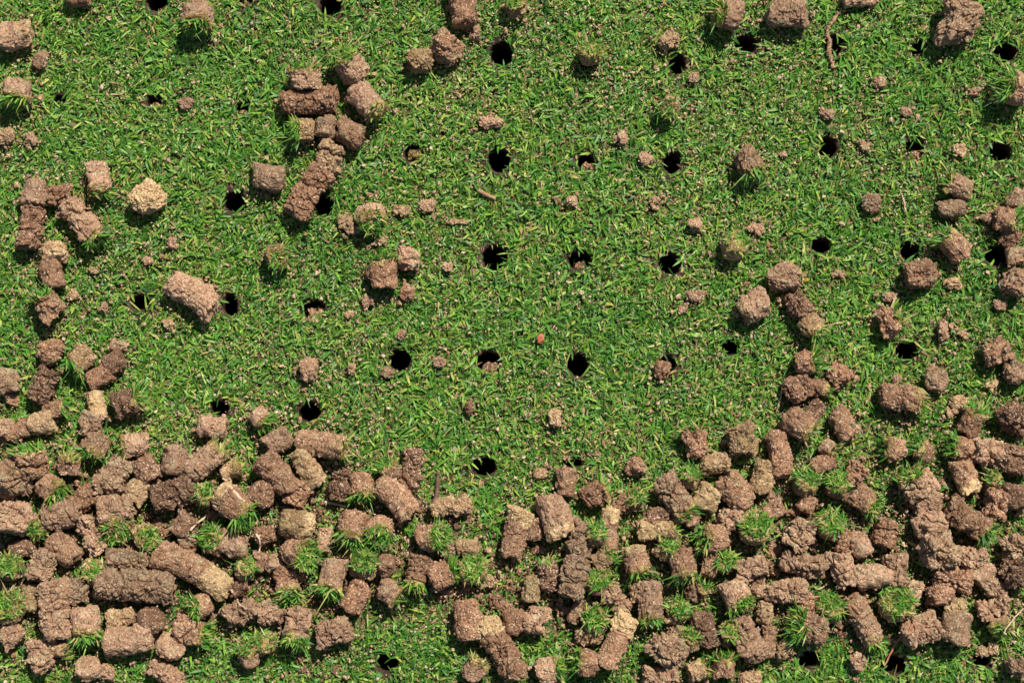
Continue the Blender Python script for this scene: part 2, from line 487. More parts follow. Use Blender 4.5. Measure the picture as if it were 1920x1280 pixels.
PLUGS = """\
28 66 64 58 10 p T|fat rounded pale plug with a tan right face in the upper left corner
33 172 52 60 -90 p G|pinkish plug at the left edge with grass hanging from its lower end
146 -4 44 40 0 r |reddish plug cut by the top edge, upper left
370 30 54 64 -88 p G|broad pinkish plug near the top edge, grass hanging below
184 335 72 48 -78 p Gh|plug pointing down to a few blades, left of the sandy yellow block
275 373 58 56 20 s K|sandy yellow block alone on the grass
66 362 50 50 80 p |greyish pink lump heading the broken chain at left
112 364 42 38 10 r K|small brown lump bridging the broken chain and the diagonal plug
58 425 88 50 82 r X|dark red crumbling upright plug in the left chain
155 417 110 54 -48 p GX|long diagonal plug with grass at its lower right end, left
102 472 50 40 0 t K|broken tan-topped piece in the left chain of plugs
97 512 62 48 -75 b |smooth brown stub below the tan piece in the left chain
91 573 60 56 120 b GX|crumbling plug with grass across its upper left, lowest in the left chain
573 147 50 64 92 p Gh|squat plug with grass on top, beside the Y-shaped pile of plugs
656 124 88 62 122 p UGH|plug with a green turf cap facing upper left, top of the plug cluster
687 190 86 58 -48 p Gh|stout pink plug slanting down right with straw at its end
580 190 106 52 3 r Xh|long level crumbly plug across the upper left cluster
570 245 42 52 185 o GH|short plug with long grass spraying to the left
609 241 40 48 90 g |narrow greyish plug squeezed between two others
657 250 60 56 -30 b |rounded two-tone plug, right of the narrow grey one
617 295 60 56 70 t X|crumbly tan upper piece of the long broken plug
578 362 112 60 56 r X|long cracked reddish lower piece of the broken plug
503 333 64 54 -8 g |stubby grey-ended plug left of the long broken plug
866 10 84 58 -80 r |reddish plug entering from the top edge, centre left
838 88 56 58 50 b K|angular brown lump below the plug at the top edge
788 114 48 44 10 o K|small ragged clump with thatch, left of the angular brown lump
697 412 58 58 -70 p UG|turf-capped plug with a pink soil rim along its top
762 485 42 46 60 p K|diamond-shaped pink lump touching a turf-capped plug
718 512 66 56 95 r G|upright plug, green cap above and brown soil below
520 480 50 52 -40 o UG|turf-topped stub with soil showing on its left
361 551 110 62 -32 p |fat speckled plug lying diagonally between two holes
1414 575 58 64 35 p B|rounded plug with a tan rim on its right and a rough face
1467 521 58 50 10 p K|crumbly pink lump above the tan-rimmed plug
1497 572 56 50 -60 d X|dark moist upper half of the broken plug at right
1521 611 52 50 -50 o GT|lower half of the broken plug, tan with grass at its end
1722 513 58 52 10 b K|angular four-sided brown lump below a hole, right
1788 461 62 56 135 b GH|plug with grass covering its upper left half, right side
1783 392 52 38 5 g |flattened oval grey plug below a grass-edged one
1797 349 62 46 160 g Gh|grey plug with dark underside and grass at its left
1668 603 42 54 30 r KGh|ragged dark brown piece with a grass fringe on its right
1910 374 40 44 60 g |greyish plug cut by the right edge, highest in the column
1886 412 48 52 -10 r G|reddish plug with grass to its right in the right column
1855 406 20 22 30 p K|small pink lump just left of the right-edge column of plugs
1896 446 34 32 0 r K|small dark crumbly lump in the right column
1905 480 44 40 10 g |rounded grey lump in the right column, beside a hole
1904 530 48 54 70 p X|cracked pinkish plug, lowest in the right column
1402 306 64 54 -65 g GX|forked grey plug with pink arms at its top and grass beneath
1366 27 54 68 175 p Gh|broad pinkish plug with grass on its left by the top edge
1475 26 74 56 0 p |rounded granular pink-green plug by the top edge, right of centre
1612 1 66 28 0 p |sliver of a plug cut by the top edge, right
1797 38 82 72 75 g KX|big jagged anvil-shaped grey plug near the top right
1905 166 56 76 165 p GH|big plug at the right edge with straw and grass to its left
1252 78 36 30 20 t K|pale crumbly clod overhanging a hole, top right of centre
1255 202 44 44 -130 t UG|small grassy stub with a tan lower left side
1107 100 48 50 90 o UG|green turf tuft half hiding a small hole, top centre
968 12 44 44 90 o UG|green turf tuft at the top edge above the large hole
1378 461 54 56 60 t UG|pale grassy mound alone on the right of the lawn
15 715 40 50 0 g |grey rounded plug cut by the left edge, above the heap
97 660 48 46 70 r K|reddish lump leaning over the dark plug at left
82 722 74 50 65 d X|dark brown smooth plug in the left column above the heap
152 672 54 52 225 o G|olive grey plug with grass at its lower left
213 680 46 46 30 d |dark purplish piece at the upper right of a broken brown plug
186 706 54 44 30 r |reddish brown half lying below the dark purplish piece
238 755 64 58 20 d GX|dark fibrous ball with a shaggy grass side, left
102 766 52 38 15 b G|short brown plug with grass at its right, just left of the sandy tan piece
45 805 70 42 25 b |short brown level plug, below and left of the dark smooth plug at left
78 791 52 48 15 t T|short tan plug with a sandy right end, just below the dark smooth plug at left
6 800 30 46 80 p |short pinkish stub, below and left of the dark smooth plug at left
181 758 54 40 100 s |sandy tan piece standing upright at left, between two darker plugs
171 795 50 48 80 g X|short cracked grey upright plug, below and right of the dark smooth plug at left
180 832 48 52 -110 b G|short brown stub with grass at its bottom, just below the sandy tan piece
60 868 62 66 100 b GX|large cracked brown stub with grass at its top, below the dark smooth plug at left
130 870 40 46 80 d Gh|short dark stub with grass at its top, below and left of the sandy tan piece
250 833 58 46 190 p Gh|short pinkish plug with grass at its left, just below the dark fibrous ball
222 880 54 50 50 g |short grey plug tilted up rightward, below the dark fibrous ball
275 880 52 52 -60 d |short dark plug tilted down rightward, below the dark fibrous ball
328 864 54 52 80 p |short pinkish upright plug, below and left of the pinkish plug below its hole
384 864 92 54 38 p Gh|long pinkish plug with grass at its upper right, below the pinkish plug below its hole
397 800 58 48 -10 p |pinkish plug sitting just below a small hole, left
27 895 66 62 20 g KX|large grey crumbly lump, below the dark smooth plug at left
22 970 56 78 80 p X|large cracked pinkish stub, above and left of the tall grey-pink plug
93 914 52 50 -30 b G|short brown plug with grass at its lower right, below the dark smooth plug at left
206 907 58 50 10 g X|short cracked grey level plug, above and left of the round green-capped brown plug
260 920 44 48 60 t |short tan stub, below the dark fibrous ball
160 935 54 40 20 r K|reddish crumbly lump, below the sandy tan piece
118 965 72 56 10 p X|large cracked pinkish level plug, above the tall grey-pink plug
217 955 64 58 0 p X|large cracked pinkish level plug, above the big grey slab plug
325 925 78 62 20 d X|large cracked dark level plug, above and left of the round green-capped brown plug
436 945 80 62 -42 b BG^|large brown plug with a sandy upper left end, below the pinkish plug below its hole
384 928 40 42 100 o UG|small low mossy tuft of turf, just left of the longest pale root
435 880 42 36 20 t Gh|small tan plug with grass at its right, just above the longest pale root
487 783 46 46 -50 p G|short pinkish plug with grass at its lower right, above the longest pale root
522 826 52 48 30 p |short pinkish plug tilted up rightward, just above and left of the bright yellow-topped plug
605 833 112 52 -8 b Gh|long level plug with yellow straw at its right end
579 877 78 52 -62 t B|plug with a bright sandy yellow top, under the long level plug
518 888 88 58 -48 b |long brown plug tilted down rightward, just left of the bright yellow-topped plug
560 925 54 48 60 r X|short cracked reddish plug tilted up rightward, just below the bright yellow-topped plug
492 925 44 54 70 d |short dark stub, just right of the longest pale root
637 905 58 38 85 d KX|dark crumbly lump, just below and right of the bright yellow-topped plug
677 909 52 50 -80 b G|short brown plug with grass at its bottom, just left of the smooth slanting plug
730 885 34 42 120 d G|small dark stub with grass at its upper left, just above the smooth slanting plug
771 880 80 36 82 d KX|dark crumbly lump, just above and left of the short dark upright twig
741 932 92 56 -42 b |smooth brown plug slanting down to the right
832 950 54 34 10 t K|tan crumbly lump, just below the short dark upright twig
865 947 40 32 30 t K|small tan crumbly lump, just below and left of the lone hole above the heap
556 982 64 58 -10 o T|large olive plug with a sandy right end, just above the dome-shaped green-capped plug
1392 825 60 60 100 o X|short cracked olive upright plug, just above and right of the oval tan pebble-like plug
1303 828 54 42 100 r KGh|reddish crumbly lump with grass at its top, left of the upright smooth reddish plug
1340 869 52 42 5 t |oval tan pebble-like plug
1192 876 34 32 60 r K|small reddish crumbly lump, right of the smooth brown upright stub
1061 904 54 38 88 b |smooth brown upright stub at the heap's upper edge, centre
1115 925 60 48 30 r GX|short cracked reddish plug with grass at its upper right, above the long cracked vertical plug
1042 968 82 62 -70 p T|plug with a sandy tan lower end at the heap's upper middle
1166 945 36 30 40 b KG|small brown crumbly lump with grass at its upper right, right of the sandy-ended central plug
1193 935 36 36 90 o UG|small low mossy tuft of turf, right of the smooth brown upright stub
1265 930 92 58 -55 g GX|long cracked grey plug with grass at its lower right, left of the largest bushy tuft
1293 893 44 44 80 o UG|low mossy tuft of turf, just below and left of the oval tan pebble-like plug
1326 934 52 54 60 s |short sandy yellow stub, just below the oval tan pebble-like plug
1379 921 74 58 -46 b |large brown plug tilted down rightward, just below and right of the oval tan pebble-like plug
1430 893 62 44 80 o |short olive upright plug, right of the oval tan pebble-like plug
1461 850 92 48 96 r |upright smooth reddish plug, tallest at the heap's upper right
1511 680 46 50 5 r G|grass-sided reddish stub above a small square clod, right
1572 705 48 46 30 r K|small square reddish clod above the heap, right
1497 730 56 48 20 r KX|reddish crumbly lump, above the upright smooth reddish plug
1537 726 46 36 -10 r G|short reddish plug with grass at its right, left of the fat level plug
1527 772 46 38 60 d |short dark plug tilted up rightward, above and right of the upright smooth reddish plug
1496 795 74 60 -35 b Gh|large brown plug with grass at its lower right, left of the fat level plug
1580 793 60 50 -55 b |short brown plug tilted down rightward, below and left of the fat level plug
1690 747 94 52 -8 b Gh|fat level plug with straw at its right end below the round-ended plug
1758 712 52 50 5 g E|plug showing its round grey-green end, right
1870 660 54 50 20 b X|short cracked brown level plug, above and right of the round grey-green end
1902 695 46 40 -40 g K|grey crumbly lump, right of the round grey-green end
1821 791 58 50 65 r G|short reddish plug with grass at its upper right, right of the fat level plug
1900 784 54 58 0 d KX|dark crumbly lump, below and right of the round grey-green end
1676 842 44 48 170 b G|short brown stub with grass at its left, below the fat level plug
1731 847 40 50 140 r G|short reddish stub with grass at its upper left, below the fat level plug
1553 840 38 38 -40 p Gh|small pinkish plug with grass at its lower right, right of the upright smooth reddish plug
1543 871 52 40 20 r |short reddish level plug, just right of the upright smooth reddish plug
1800 839 42 50 170 b G|short brown stub with grass at its left, below the round grey-green end
1852 850 60 58 -10 p X|short cracked pinkish level plug, above the long brown slanting plug
1810 893 66 48 -72 b T|short brown plug with a sandy bottom end, just above the long brown slanting plug
1905 864 48 68 80 d X|short cracked dark stub, above and right of the long brown slanting plug
1714 910 62 58 120 g GX|large cracked grey plug with grass at its upper left, below the fat level plug
1745 898 50 22 -60 p ^|short pinkish plug tilted down rightward, above and left of the long brown slanting plug
1737 945 50 38 20 p K|pinkish crumbly lump, right of the upright smooth reddish plug
1602 890 46 46 50 r X|short cracked reddish plug tilted up rightward, right of the upright smooth reddish plug
1617 935 62 52 -40 b G|short brown plug with grass at its lower right, left of the long brown slanting plug
1511 905 50 52 80 o UGH|thick green turf cap on olive soil, below and right of the upright smooth reddish plug
1513 943 36 40 60 r |small reddish stub, below and right of the upright smooth reddish plug
1567 912 50 46 85 r UGH|thick green turf cap on reddish soil, below and right of the upright smooth reddish plug
1813 974 106 58 -36 b GX|long brown plug slanting to lower right
1868 943 58 52 80 r X|short cracked reddish upright plug, just above and right of the long brown slanting plug
1908 930 40 60 80 d |short dark stub, above and right of the long brown slanting plug
1450 957 46 40 30 b |short brown plug tilted up rightward, just above and right of the largest bushy tuft
1862 902 40 34 90 o UG|small low mossy tuft of turf, above and right of the long brown slanting plug
68 985 46 42 -60 o UG|low mossy tuft of turf, above the tall grey-pink plug
118 1027 72 52 -45 b |short brown plug tilted down rightward, above the tall grey-pink plug
175 1003 76 46 -68 p X|short cracked pinkish upright plug, above and left of the big grey slab plug
42 1030 50 38 20 d |short dark level plug, above and left of the tall grey-pink plug
80 1060 62 54 70 g X|short cracked grey upright plug, left of the big grey slab plug
22 1065 50 50 100 o UGH|thick green turf cap on olive soil, above and left of the tall grey-pink plug
222 988 50 54 -90 o UGH|thick green turf cap on olive soil, above the big grey slab plug
272 1005 54 50 -20 t UG|mossy turf tuft on tan soil, above the big grey slab plug
347 985 42 50 60 d |short dark stub, just above and left of the round green-capped brown plug
357 1012 34 34 40 g K|small grey crumbly lump, just left of the round green-capped brown plug
437 1020 56 52 -20 p |short pinkish level plug, just right of the round green-capped brown plug
402 1013 54 54 160 b UGH|brown plug showing a round green cap between two pale roots, left
362 1068 158 58 -28 b T|very long brown plug with a tan lower right end
238 1048 84 44 -5 g X|short cracked grey level plug, left of the very long tan-ended plug
250 1097 146 62 -2 g X|big rough grey slab-like plug
177 1074 42 46 90 o UG|low mossy tuft of turf, just left of the big grey slab plug
104 1142 112 62 -84 p X|tall grey-pink plug with deep cracks at the lower left
145 1108 46 40 10 g K|grey crumbly lump, just above and right of the tall grey-pink plug
58 1120 52 34 -80 o |short olive upright plug, just above and left of the tall grey-pink plug
15 1140 46 66 90 o UGH|thick green turf cap on olive soil, left of the tall grey-pink plug
20 1190 46 44 40 p K|pinkish crumbly lump, below and left of the tall grey-pink plug
161 1166 62 60 -80 p GH|large pinkish plug with grass at its bottom, below and right of the tall grey-pink plug
108 1215 48 34 -20 t KG|tan crumbly lump with grass at its right, above and left of the pink round-ended plug
225 1157 52 32 10 t K|tan crumbly lump, just below and left of the big grey slab plug
243 1198 90 58 10 p |long pinkish level plug, above and right of the pink round-ended plug
283 1162 60 58 45 d E|short dark plug end seen face-on, just below and right of the big grey slab plug
320 1212 50 56 60 g E|short grey plug end seen face-on, below and right of the big grey slab plug
358 1183 66 54 -15 b GX|short cracked brown plug with grass at its right, below the very long tan-ended plug
375 1135 54 46 200 b UGH|thick green turf cap on brown soil, just below the very long tan-ended plug
450 1148 62 42 20 p KX|pinkish crumbly lump, first below and right of the very long tan-ended plug
77 1230 58 48 -80 p X|short cracked pinkish upright plug, left of the pink round-ended plug
165 1253 50 50 70 p E|pink plug showing its round end by the bottom edge, left
198 1262 30 28 0 p K|small pinkish crumbly lump, just right of the pink round-ended plug
312 1262 72 36 -35 p K|pinkish crumbly lump, below the big grey slab plug
467 1225 52 44 100 p UGH|thick green turf cap on pinkish soil, below and right of the very long tan-ended plug
460 1068 48 40 60 o UG|low mossy tuft of turf, right of the very long tan-ended plug
450 1102 32 30 0 d K|small dark crumbly lump, right of the very long tan-ended plug
497 1003 40 38 20 r |small reddish level plug, just above and left of the dome-shaped green-capped plug
484 1052 36 40 60 b |small brown stub, just left of the dome-shaped green-capped plug
512 1054 32 32 30 g E|small grey plug end seen face-on, just left of the dome-shaped green-capped plug
561 1037 78 60 -5 b UGH|dome-shaped plug with a bright green cap on its right
607 1012 46 30 80 p |short pinkish upright plug, just above and right of the dome-shaped green-capped plug
625 1078 68 52 -105 p GH|short pinkish plug with grass at its bottom, below and right of the dome-shaped green-capped plug
660 985 52 56 -100 b GH|short brown stub with grass at its bottom, below and left of the smooth slanting plug
710 995 50 54 -90 b UGH|thick green turf cap on brown soil, first right of the dome-shaped green-capped plug
808 1007 72 54 5 b UGH|thick green turf cap on brown soil, below the short dark upright twig
876 1027 42 34 -10 t |small tan level plug, below and right of the short dark upright twig
840 1030 32 28 30 g K|small grey crumbly lump, below the short dark upright twig
682 1058 52 54 90 o UGH|thick green turf cap on olive soil, below and left of the smooth slanting plug
724 1060 50 38 -70 b E|short brown plug end seen face-on, below the smooth slanting plug
667 1117 60 48 60 r |short reddish plug tilted up rightward, below and right of the dome-shaped green-capped plug
731 1110 52 50 -30 p Gh|short pinkish plug with grass at its lower right, above the clear-turf hole at the bottom
783 1070 68 48 -105 b GX|short cracked brown plug with grass at its bottom, below the smooth slanting plug
832 1078 56 56 20 r G|short reddish plug with grass at its right, below the short dark upright twig
886 1070 54 54 80 t UGH|thick green turf cap on tan soil, above the long dark bottom-edge plug
912 1090 32 24 10 t K|small tan crumbly lump, left of the long cracked vertical plug
508 1148 50 44 20 p KX|pinkish crumbly lump, below and right of the round green-capped brown plug
557 1172 68 52 -98 p GX|short cracked pinkish plug with grass at its bottom, below the dome-shaped green-capped plug
625 1183 64 54 15 p X|short cracked pinkish level plug, above and left of the clear-turf hole at the bottom
540 1105 60 50 -80 b UGH|thick green turf cap on brown soil, just below the dome-shaped green-capped plug
545 1078 60 34 5 r K|reddish crumbly lump, just below the dome-shaped green-capped plug
495 1207 46 46 90 o UG|low mossy tuft of turf, below the dome-shaped green-capped plug
878 1162 74 56 100 r |large reddish upright plug, just above and left of the long dark bottom-edge plug
938 1215 132 60 -58 b BX|long dark plug slanting down to the bottom edge
890 1254 46 46 60 p Gh|short pinkish plug with grass at its upper right, left of the tall tan-topped wedge
965 1165 42 46 80 r |short reddish stub, just above and right of the long dark bottom-edge plug
1005 1160 52 52 70 p X|short cracked pinkish upright plug, above and right of the long dark bottom-edge plug
967 1000 92 50 76 b T|long brown plug with a sandy top end, below and left of the sandy-ended central plug
1003 992 42 34 80 d |small dark upright plug, just below and left of the sandy-ended central plug
1093 1012 60 60 60 g X|short cracked grey plug tilted up rightward, just below and right of the sandy-ended central plug
1076 1080 78 56 76 g X^|long cracked grey-brown plug standing up the frame
1141 992 80 38 86 b T|short brown plug with a sandy top end, right of the sandy-ended central plug
1118 1003 40 40 90 o UG|small low mossy tuft of turf, just below and right of the sandy-ended central plug
998 1103 50 38 85 o |short olive upright plug, just left of the long cracked vertical plug
1030 1078 56 36 100 d KGh|dark crumbly lump with grass at its top, just left of the long cracked vertical plug
1230 995 78 42 0 s Gh|short sandy yellow plug with grass at its right, left of the largest bushy tuft
1233 968 44 32 20 d K|dark crumbly lump, below and left of the oval tan pebble-like plug
1285 968 48 36 -30 p KX|pinkish crumbly lump, below and left of the oval tan pebble-like plug
1192 1048 62 52 -75 b BG|short brown plug with a sandy top end, right of the long cracked vertical plug
1248 1030 44 40 60 o UGH|thick green turf cap on olive soil, left of the largest bushy tuft
1279 1057 62 50 -80 b Gh|short brown plug with grass at its bottom, below and left of the largest bushy tuft
1338 1007 54 56 175 b G|short brown stub with grass at its left, just left of the largest bushy tuft
1372 972 50 48 30 p X|short cracked pinkish plug tilted up rightward, just left of the largest bushy tuft
1416 990 70 66 80 o UGH|largest bushy green turf cap, right of centre in the heap
1408 1065 58 46 20 p X|short cracked pinkish level plug, just below the largest bushy tuft
1330 1058 46 34 85 b |short brown upright plug, above and right of the big grey granular lump
1360 1055 40 40 100 o UGH|small thick green turf cap on olive soil, below and left of the largest bushy tuft
1377 1112 60 58 -60 p G|short pinkish plug with grass at its lower right, below the largest bushy tuft
1425 1107 30 26 0 p K|small pinkish crumbly lump, below the largest bushy tuft
1434 1146 42 32 80 t |small tan upright plug, above and left of the hole under the shaggy plug
1120 1092 50 46 70 r UGH|thick green turf cap on reddish soil, above the tall tan-topped wedge
1155 1122 58 44 -55 g X|short cracked grey plug tilted down rightward, just above the tall tan-topped wedge
1130 1055 40 38 60 t KG|small tan crumbly lump with grass at its upper right, above the tall tan-topped wedge
1219 1128 78 48 -85 p G|short pinkish plug with grass at its bottom, above and right of the tall tan-topped wedge
1194 1110 32 28 70 t K|small tan crumbly lump, above the tall tan-topped wedge
1305 1108 44 42 40 d GX|short cracked dark plug with grass at its upper right, below the oval tan pebble-like plug
1270 1147 44 44 60 o UGH|thick green turf cap on olive soil, first above the big grey granular lump
1082 1145 46 28 62 b |short brown upright plug, just below the long cracked vertical plug
1115 1163 54 50 90 o UGH|thick green turf cap on olive soil, just above and left of the tall tan-topped wedge
1105 1190 50 30 5 t K|tan crumbly lump, just left of the tall tan-topped wedge
1157 1200 106 48 64 b T^|tall wedge-shaped plug with a sandy tan top
1321 1180 62 48 -78 d X|short cracked dark upright plug, just above and right of the big grey granular lump
1252 1218 60 60 30 g KX|big grey granular lump near the bottom edge, right of the tan-topped wedge
1240 1266 64 38 0 p X|short cracked pinkish level plug, just below the big grey granular lump
1273 1187 40 34 -20 p K|small pinkish crumbly lump, first above and right of the big grey granular lump
1296 1200 56 44 90 o UGH|thick green turf cap on olive soil, first right of the big grey granular lump
1100 1242 46 54 170 r G|short reddish stub with grass at its left, below and left of the tall tan-topped wedge
1030 1256 42 54 10 p G|short pinkish stub with grass at its right, below and left of the tall tan-topped wedge
1400 1195 84 48 -72 p KX|pinkish crumbly lump, left of the hole under the shaggy plug
1368 1187 50 42 90 g UG|mossy turf tuft on grey soil, right of the big grey granular lump
1357 1250 44 44 90 r G|short reddish plug with grass at its top, right of the big grey granular lump
1308 1256 42 42 20 t Gh|small tan plug with grass at its right, right of the tall tan-topped wedge
1405 1272 40 28 0 t K|small tan crumbly lump, first right of the big grey granular lump
1500 1002 62 56 60 g X|large cracked grey plug tilted up rightward, just right of the largest bushy tuft
1557 985 62 58 80 o UGH|large thick green turf cap on olive soil, right of the largest bushy tuft
1583 1013 44 32 80 r |short reddish upright plug, right of the largest bushy tuft
1612 1020 44 42 -60 p |short pinkish plug tilted down rightward, above and left of the dry red twig
1660 998 52 48 70 r X|short cracked reddish upright plug, left of the long brown slanting plug
1742 983 54 52 60 p KX|pinkish crumbly lump, first above the dry red twig
1762 1032 66 68 -60 g KX|large grey crumbly lump, just below and left of the long brown slanting plug
1904 1022 44 44 20 g KX|grey crumbly lump, below and right of the long brown slanting plug
1825 1043 48 42 10 p K|pinkish crumbly lump, just below the long brown slanting plug
1508 1056 84 46 -8 p KX|pinkish crumbly lump, first below and right of the largest bushy tuft
1580 1068 66 48 -75 p X|short cracked pinkish upright plug, above and left of the dry red twig
1637 1080 66 48 5 p |short pinkish level plug, above and left of the dry red twig
1680 1070 60 48 95 g X|short cracked grey upright plug, above the dry red twig
1787 1085 72 48 -10 r X|short cracked reddish level plug, above the plain grey rounded lump
1842 1076 44 42 40 p |short pinkish plug tilted up rightward, above and left of the whitish curling root
1902 1072 52 62 60 d KX|dark crumbly lump, below and right of the long brown slanting plug
1476 1108 70 40 0 p KX|pinkish crumbly lump, second below and right of the largest bushy tuft
1760 1112 46 42 30 r K|reddish crumbly lump, above and right of the dry red twig
1515 1130 50 36 -10 r K|reddish crumbly lump, below and right of the largest bushy tuft
1556 1140 46 54 100 o UGH|thick green turf cap on olive soil, below and right of the largest bushy tuft
1605 1140 52 50 -50 b |short brown plug tilted down rightward, above and left of the dry red twig
1626 1176 78 48 -60 p G|short pinkish plug with grass at its lower right, first left of the dry red twig
1680 1133 72 72 90 o UGH|large thick green turf cap on olive soil, just above the dry red twig
1712 1108 38 34 80 p K|small pinkish crumbly lump, just above the dry red twig
1726 1180 68 60 20 p X|large cracked pinkish level plug, just right of the dry red twig
1792 1137 40 30 10 s K|small sandy yellow crumbly lump, just above the plain grey rounded lump
1793 1176 58 58 80 g |plain grey rounded lump right of the dry red twig
1866 1108 58 42 -60 g X|short cracked grey plug tilted down rightward, just above and left of the whitish curling root
1858 1140 54 42 10 p X|short cracked pinkish level plug, just above and left of the whitish curling root
1876 1172 50 42 -90 o UG|low mossy tuft of turf, above and right of the hole nearest the bottom right corner
1520 1176 60 62 170 p GHX|large cracked pinkish stub with grass at its left, above the hole under the shaggy plug
1442 1202 58 30 90 b |short brown upright plug, right of the big grey granular lump
1471 1218 36 32 20 t K|small tan crumbly lump, second right of the big grey granular lump
1908 1250 30 50 80 g K|grey crumbly lump, just right of the hole nearest the bottom right corner
"""
CLODS = """\
75 113 26 34 0 p|stubby pale clod below the corner plug, upper left
12 257 26 32 0 t|pale tan clod beside the left edge, upper left
60 263 22 20 0 g|grey crumb right of the pale tan clod, left edge
350 194 24 22 0 p|pinkish pebble near an overgrown hole, upper left
322 456 16 24 0 p|lone upright pebble below the sandy yellow block
277 489 20 16 0 p|pale crumb above the fat speckled plug
176 506 20 18 0 t|tan crumb right of the left chain
194 575 18 16 0 p|pink crumb right of the chain's lowest plug
315 607 22 20 0 t|tan crumb below the hole left of the speckled plug
137 552 20 22 0 t|tan crumb beside the chain's lowest grass-capped plug
801 386 32 22 0 p|smooth pale pink pebble at the end of a tan worm cast
754 395 34 18 0 t|curled tan worm cast
714 452 24 18 0 p|pink crumb at the foot of a turf-capped plug
650 415 30 24 0 t|spread of pale tan crumbs right of the hole by the broken plug
660 432 28 16 0 p|pink crumb touching the turf-capped plug's left
765 548 24 32 0 r|reddish lozenge clod below the upright green-capped plug
579 694 26 42 0 p|diamond-shaped pale clod alone in the left lawn
857 416 42 9 0 t|thin straight tan worm cast right of the pebble
882 765 11 32 0 r|narrow brown stick-like clod in the centre lawn
1042 786 24 40 0 t|upright tan clod below the centre lawn
1243 694 26 36 0 r|pointed brown clod stuck in a hole
1072 379 24 20 0 p|bright pink crumb right of the second central hole
1045 373 10 12 0 t|tiny tan crumb left of the bright pink crumb
1306 555 28 22 0 g|grey lilac clod on the right of the lawn
1228 380 15 24 0 t|tan flake below the hole by the leaning blades
1302 420 24 26 0 p|pair of pink crumbs amid scattered grit
1418 428 30 18 0 p|row of pale crumbs above the pale grassy mound
1635 381 36 36 0 g|grey crumbly clump standing alone, right
1670 556 28 18 0 p|pink crumb trailing a thin root, below the angular lump
1787 532 30 20 0 t|tan crumbs right of the angular brown lump
1572 514 22 13 0 p|small pink crumb right of the crumbly pink lump
1875 571 26 20 0 p|crumb below the right column of plugs
1796 755 26 26 0 t|round bobbly tan crumb ball, right
1783 774 18 16 0 t|smaller tan crumb under the bobbly one
1860 723 18 20 0 t|tan crumb left of the dark crumbly lump, right
1769 618 13 36 0 p|narrow upright crumb strip, right
1808 627 13 18 0 t|tan oval crumb right of the crumb strip
1799 278 24 20 0 t|round tan pebble between two holes, right
1621 274 18 18 0 t|tan crumb right of the hole with two crumbs
1650 155 20 24 0 g|grey crumb in open grass below the narrow hole, right
1827 171 20 18 0 p|round pink crumb left of the big straw-sided plug
1551 214 24 20 0 p|pink flake in the grass below the strand of crumbs
1469 290 15 13 0 p|pale crumb right of the forked grey plug
892 62 18 28 0 p|pale flake right of the plug entering at the top
840 500 16 17 0 p|pink crumb left of the largest open hole
690 563 22 18 0 p|angular pink crumb left of the reddish lozenge
656 588 18 16 0 t|tan crumb right of the soil-walled hole
751 627 16 18 0 p|round pink crumb above the hole with the pale blade
825 679 18 19 0 p|pink crumb midway between two central holes
727 698 22 20 0 g|grey crumb at the lower left rim of the pale-bladed hole
659 691 16 20 0 t|tan crumb left of the pale-bladed hole
1012 887 24 20 0 t|tan clod above the heap, right of the lone hole
1700 210 22 14 0 p|pink crumb cluster in the open turf, far right
1282 580 18 14 0 p|small pink crumb below the grey lilac clod
22 748 24 22 0 p|pink crumb at the left edge above the heap
222 648 30 20 0 g|grey crumb on top of the dark purplish piece
1610 1240 28 34 0 p|crumbly pink clod in the grass, bottom right
1842 1220 20 18 0 t|tan crumb by the lowest right hole
1862 1214 20 24 0 t|tan crumb stack right of the lowest right hole
1682 711 14 16 0 p|lone crumb above the fat level plug, right
920 230 44 20 0 p|scatter of pink crumbs in the upper centre turf
1210 300 22 26 0 p|pale flake left of the hole with leaning blades
1167 258 20 24 0 p|pink crumb between the half filled hole and the grassy stub
1300 145 18 22 0 p|crumb below the pale clod and hole, upper right
"""

def rows(text):
    for line in text.strip().splitlines():
        d, label = line.split('|')
        yield d.split(), label

# ------------------------------------------------------------------ holes
hole_list = []
for f, label in rows(HOLES):
    x, y, rx, ry = map(float, f)
    cx, cy = at(x, y)
    hole_list.append((cx, cy, rx * PX * 1.04, ry * PX * 1.04, label))

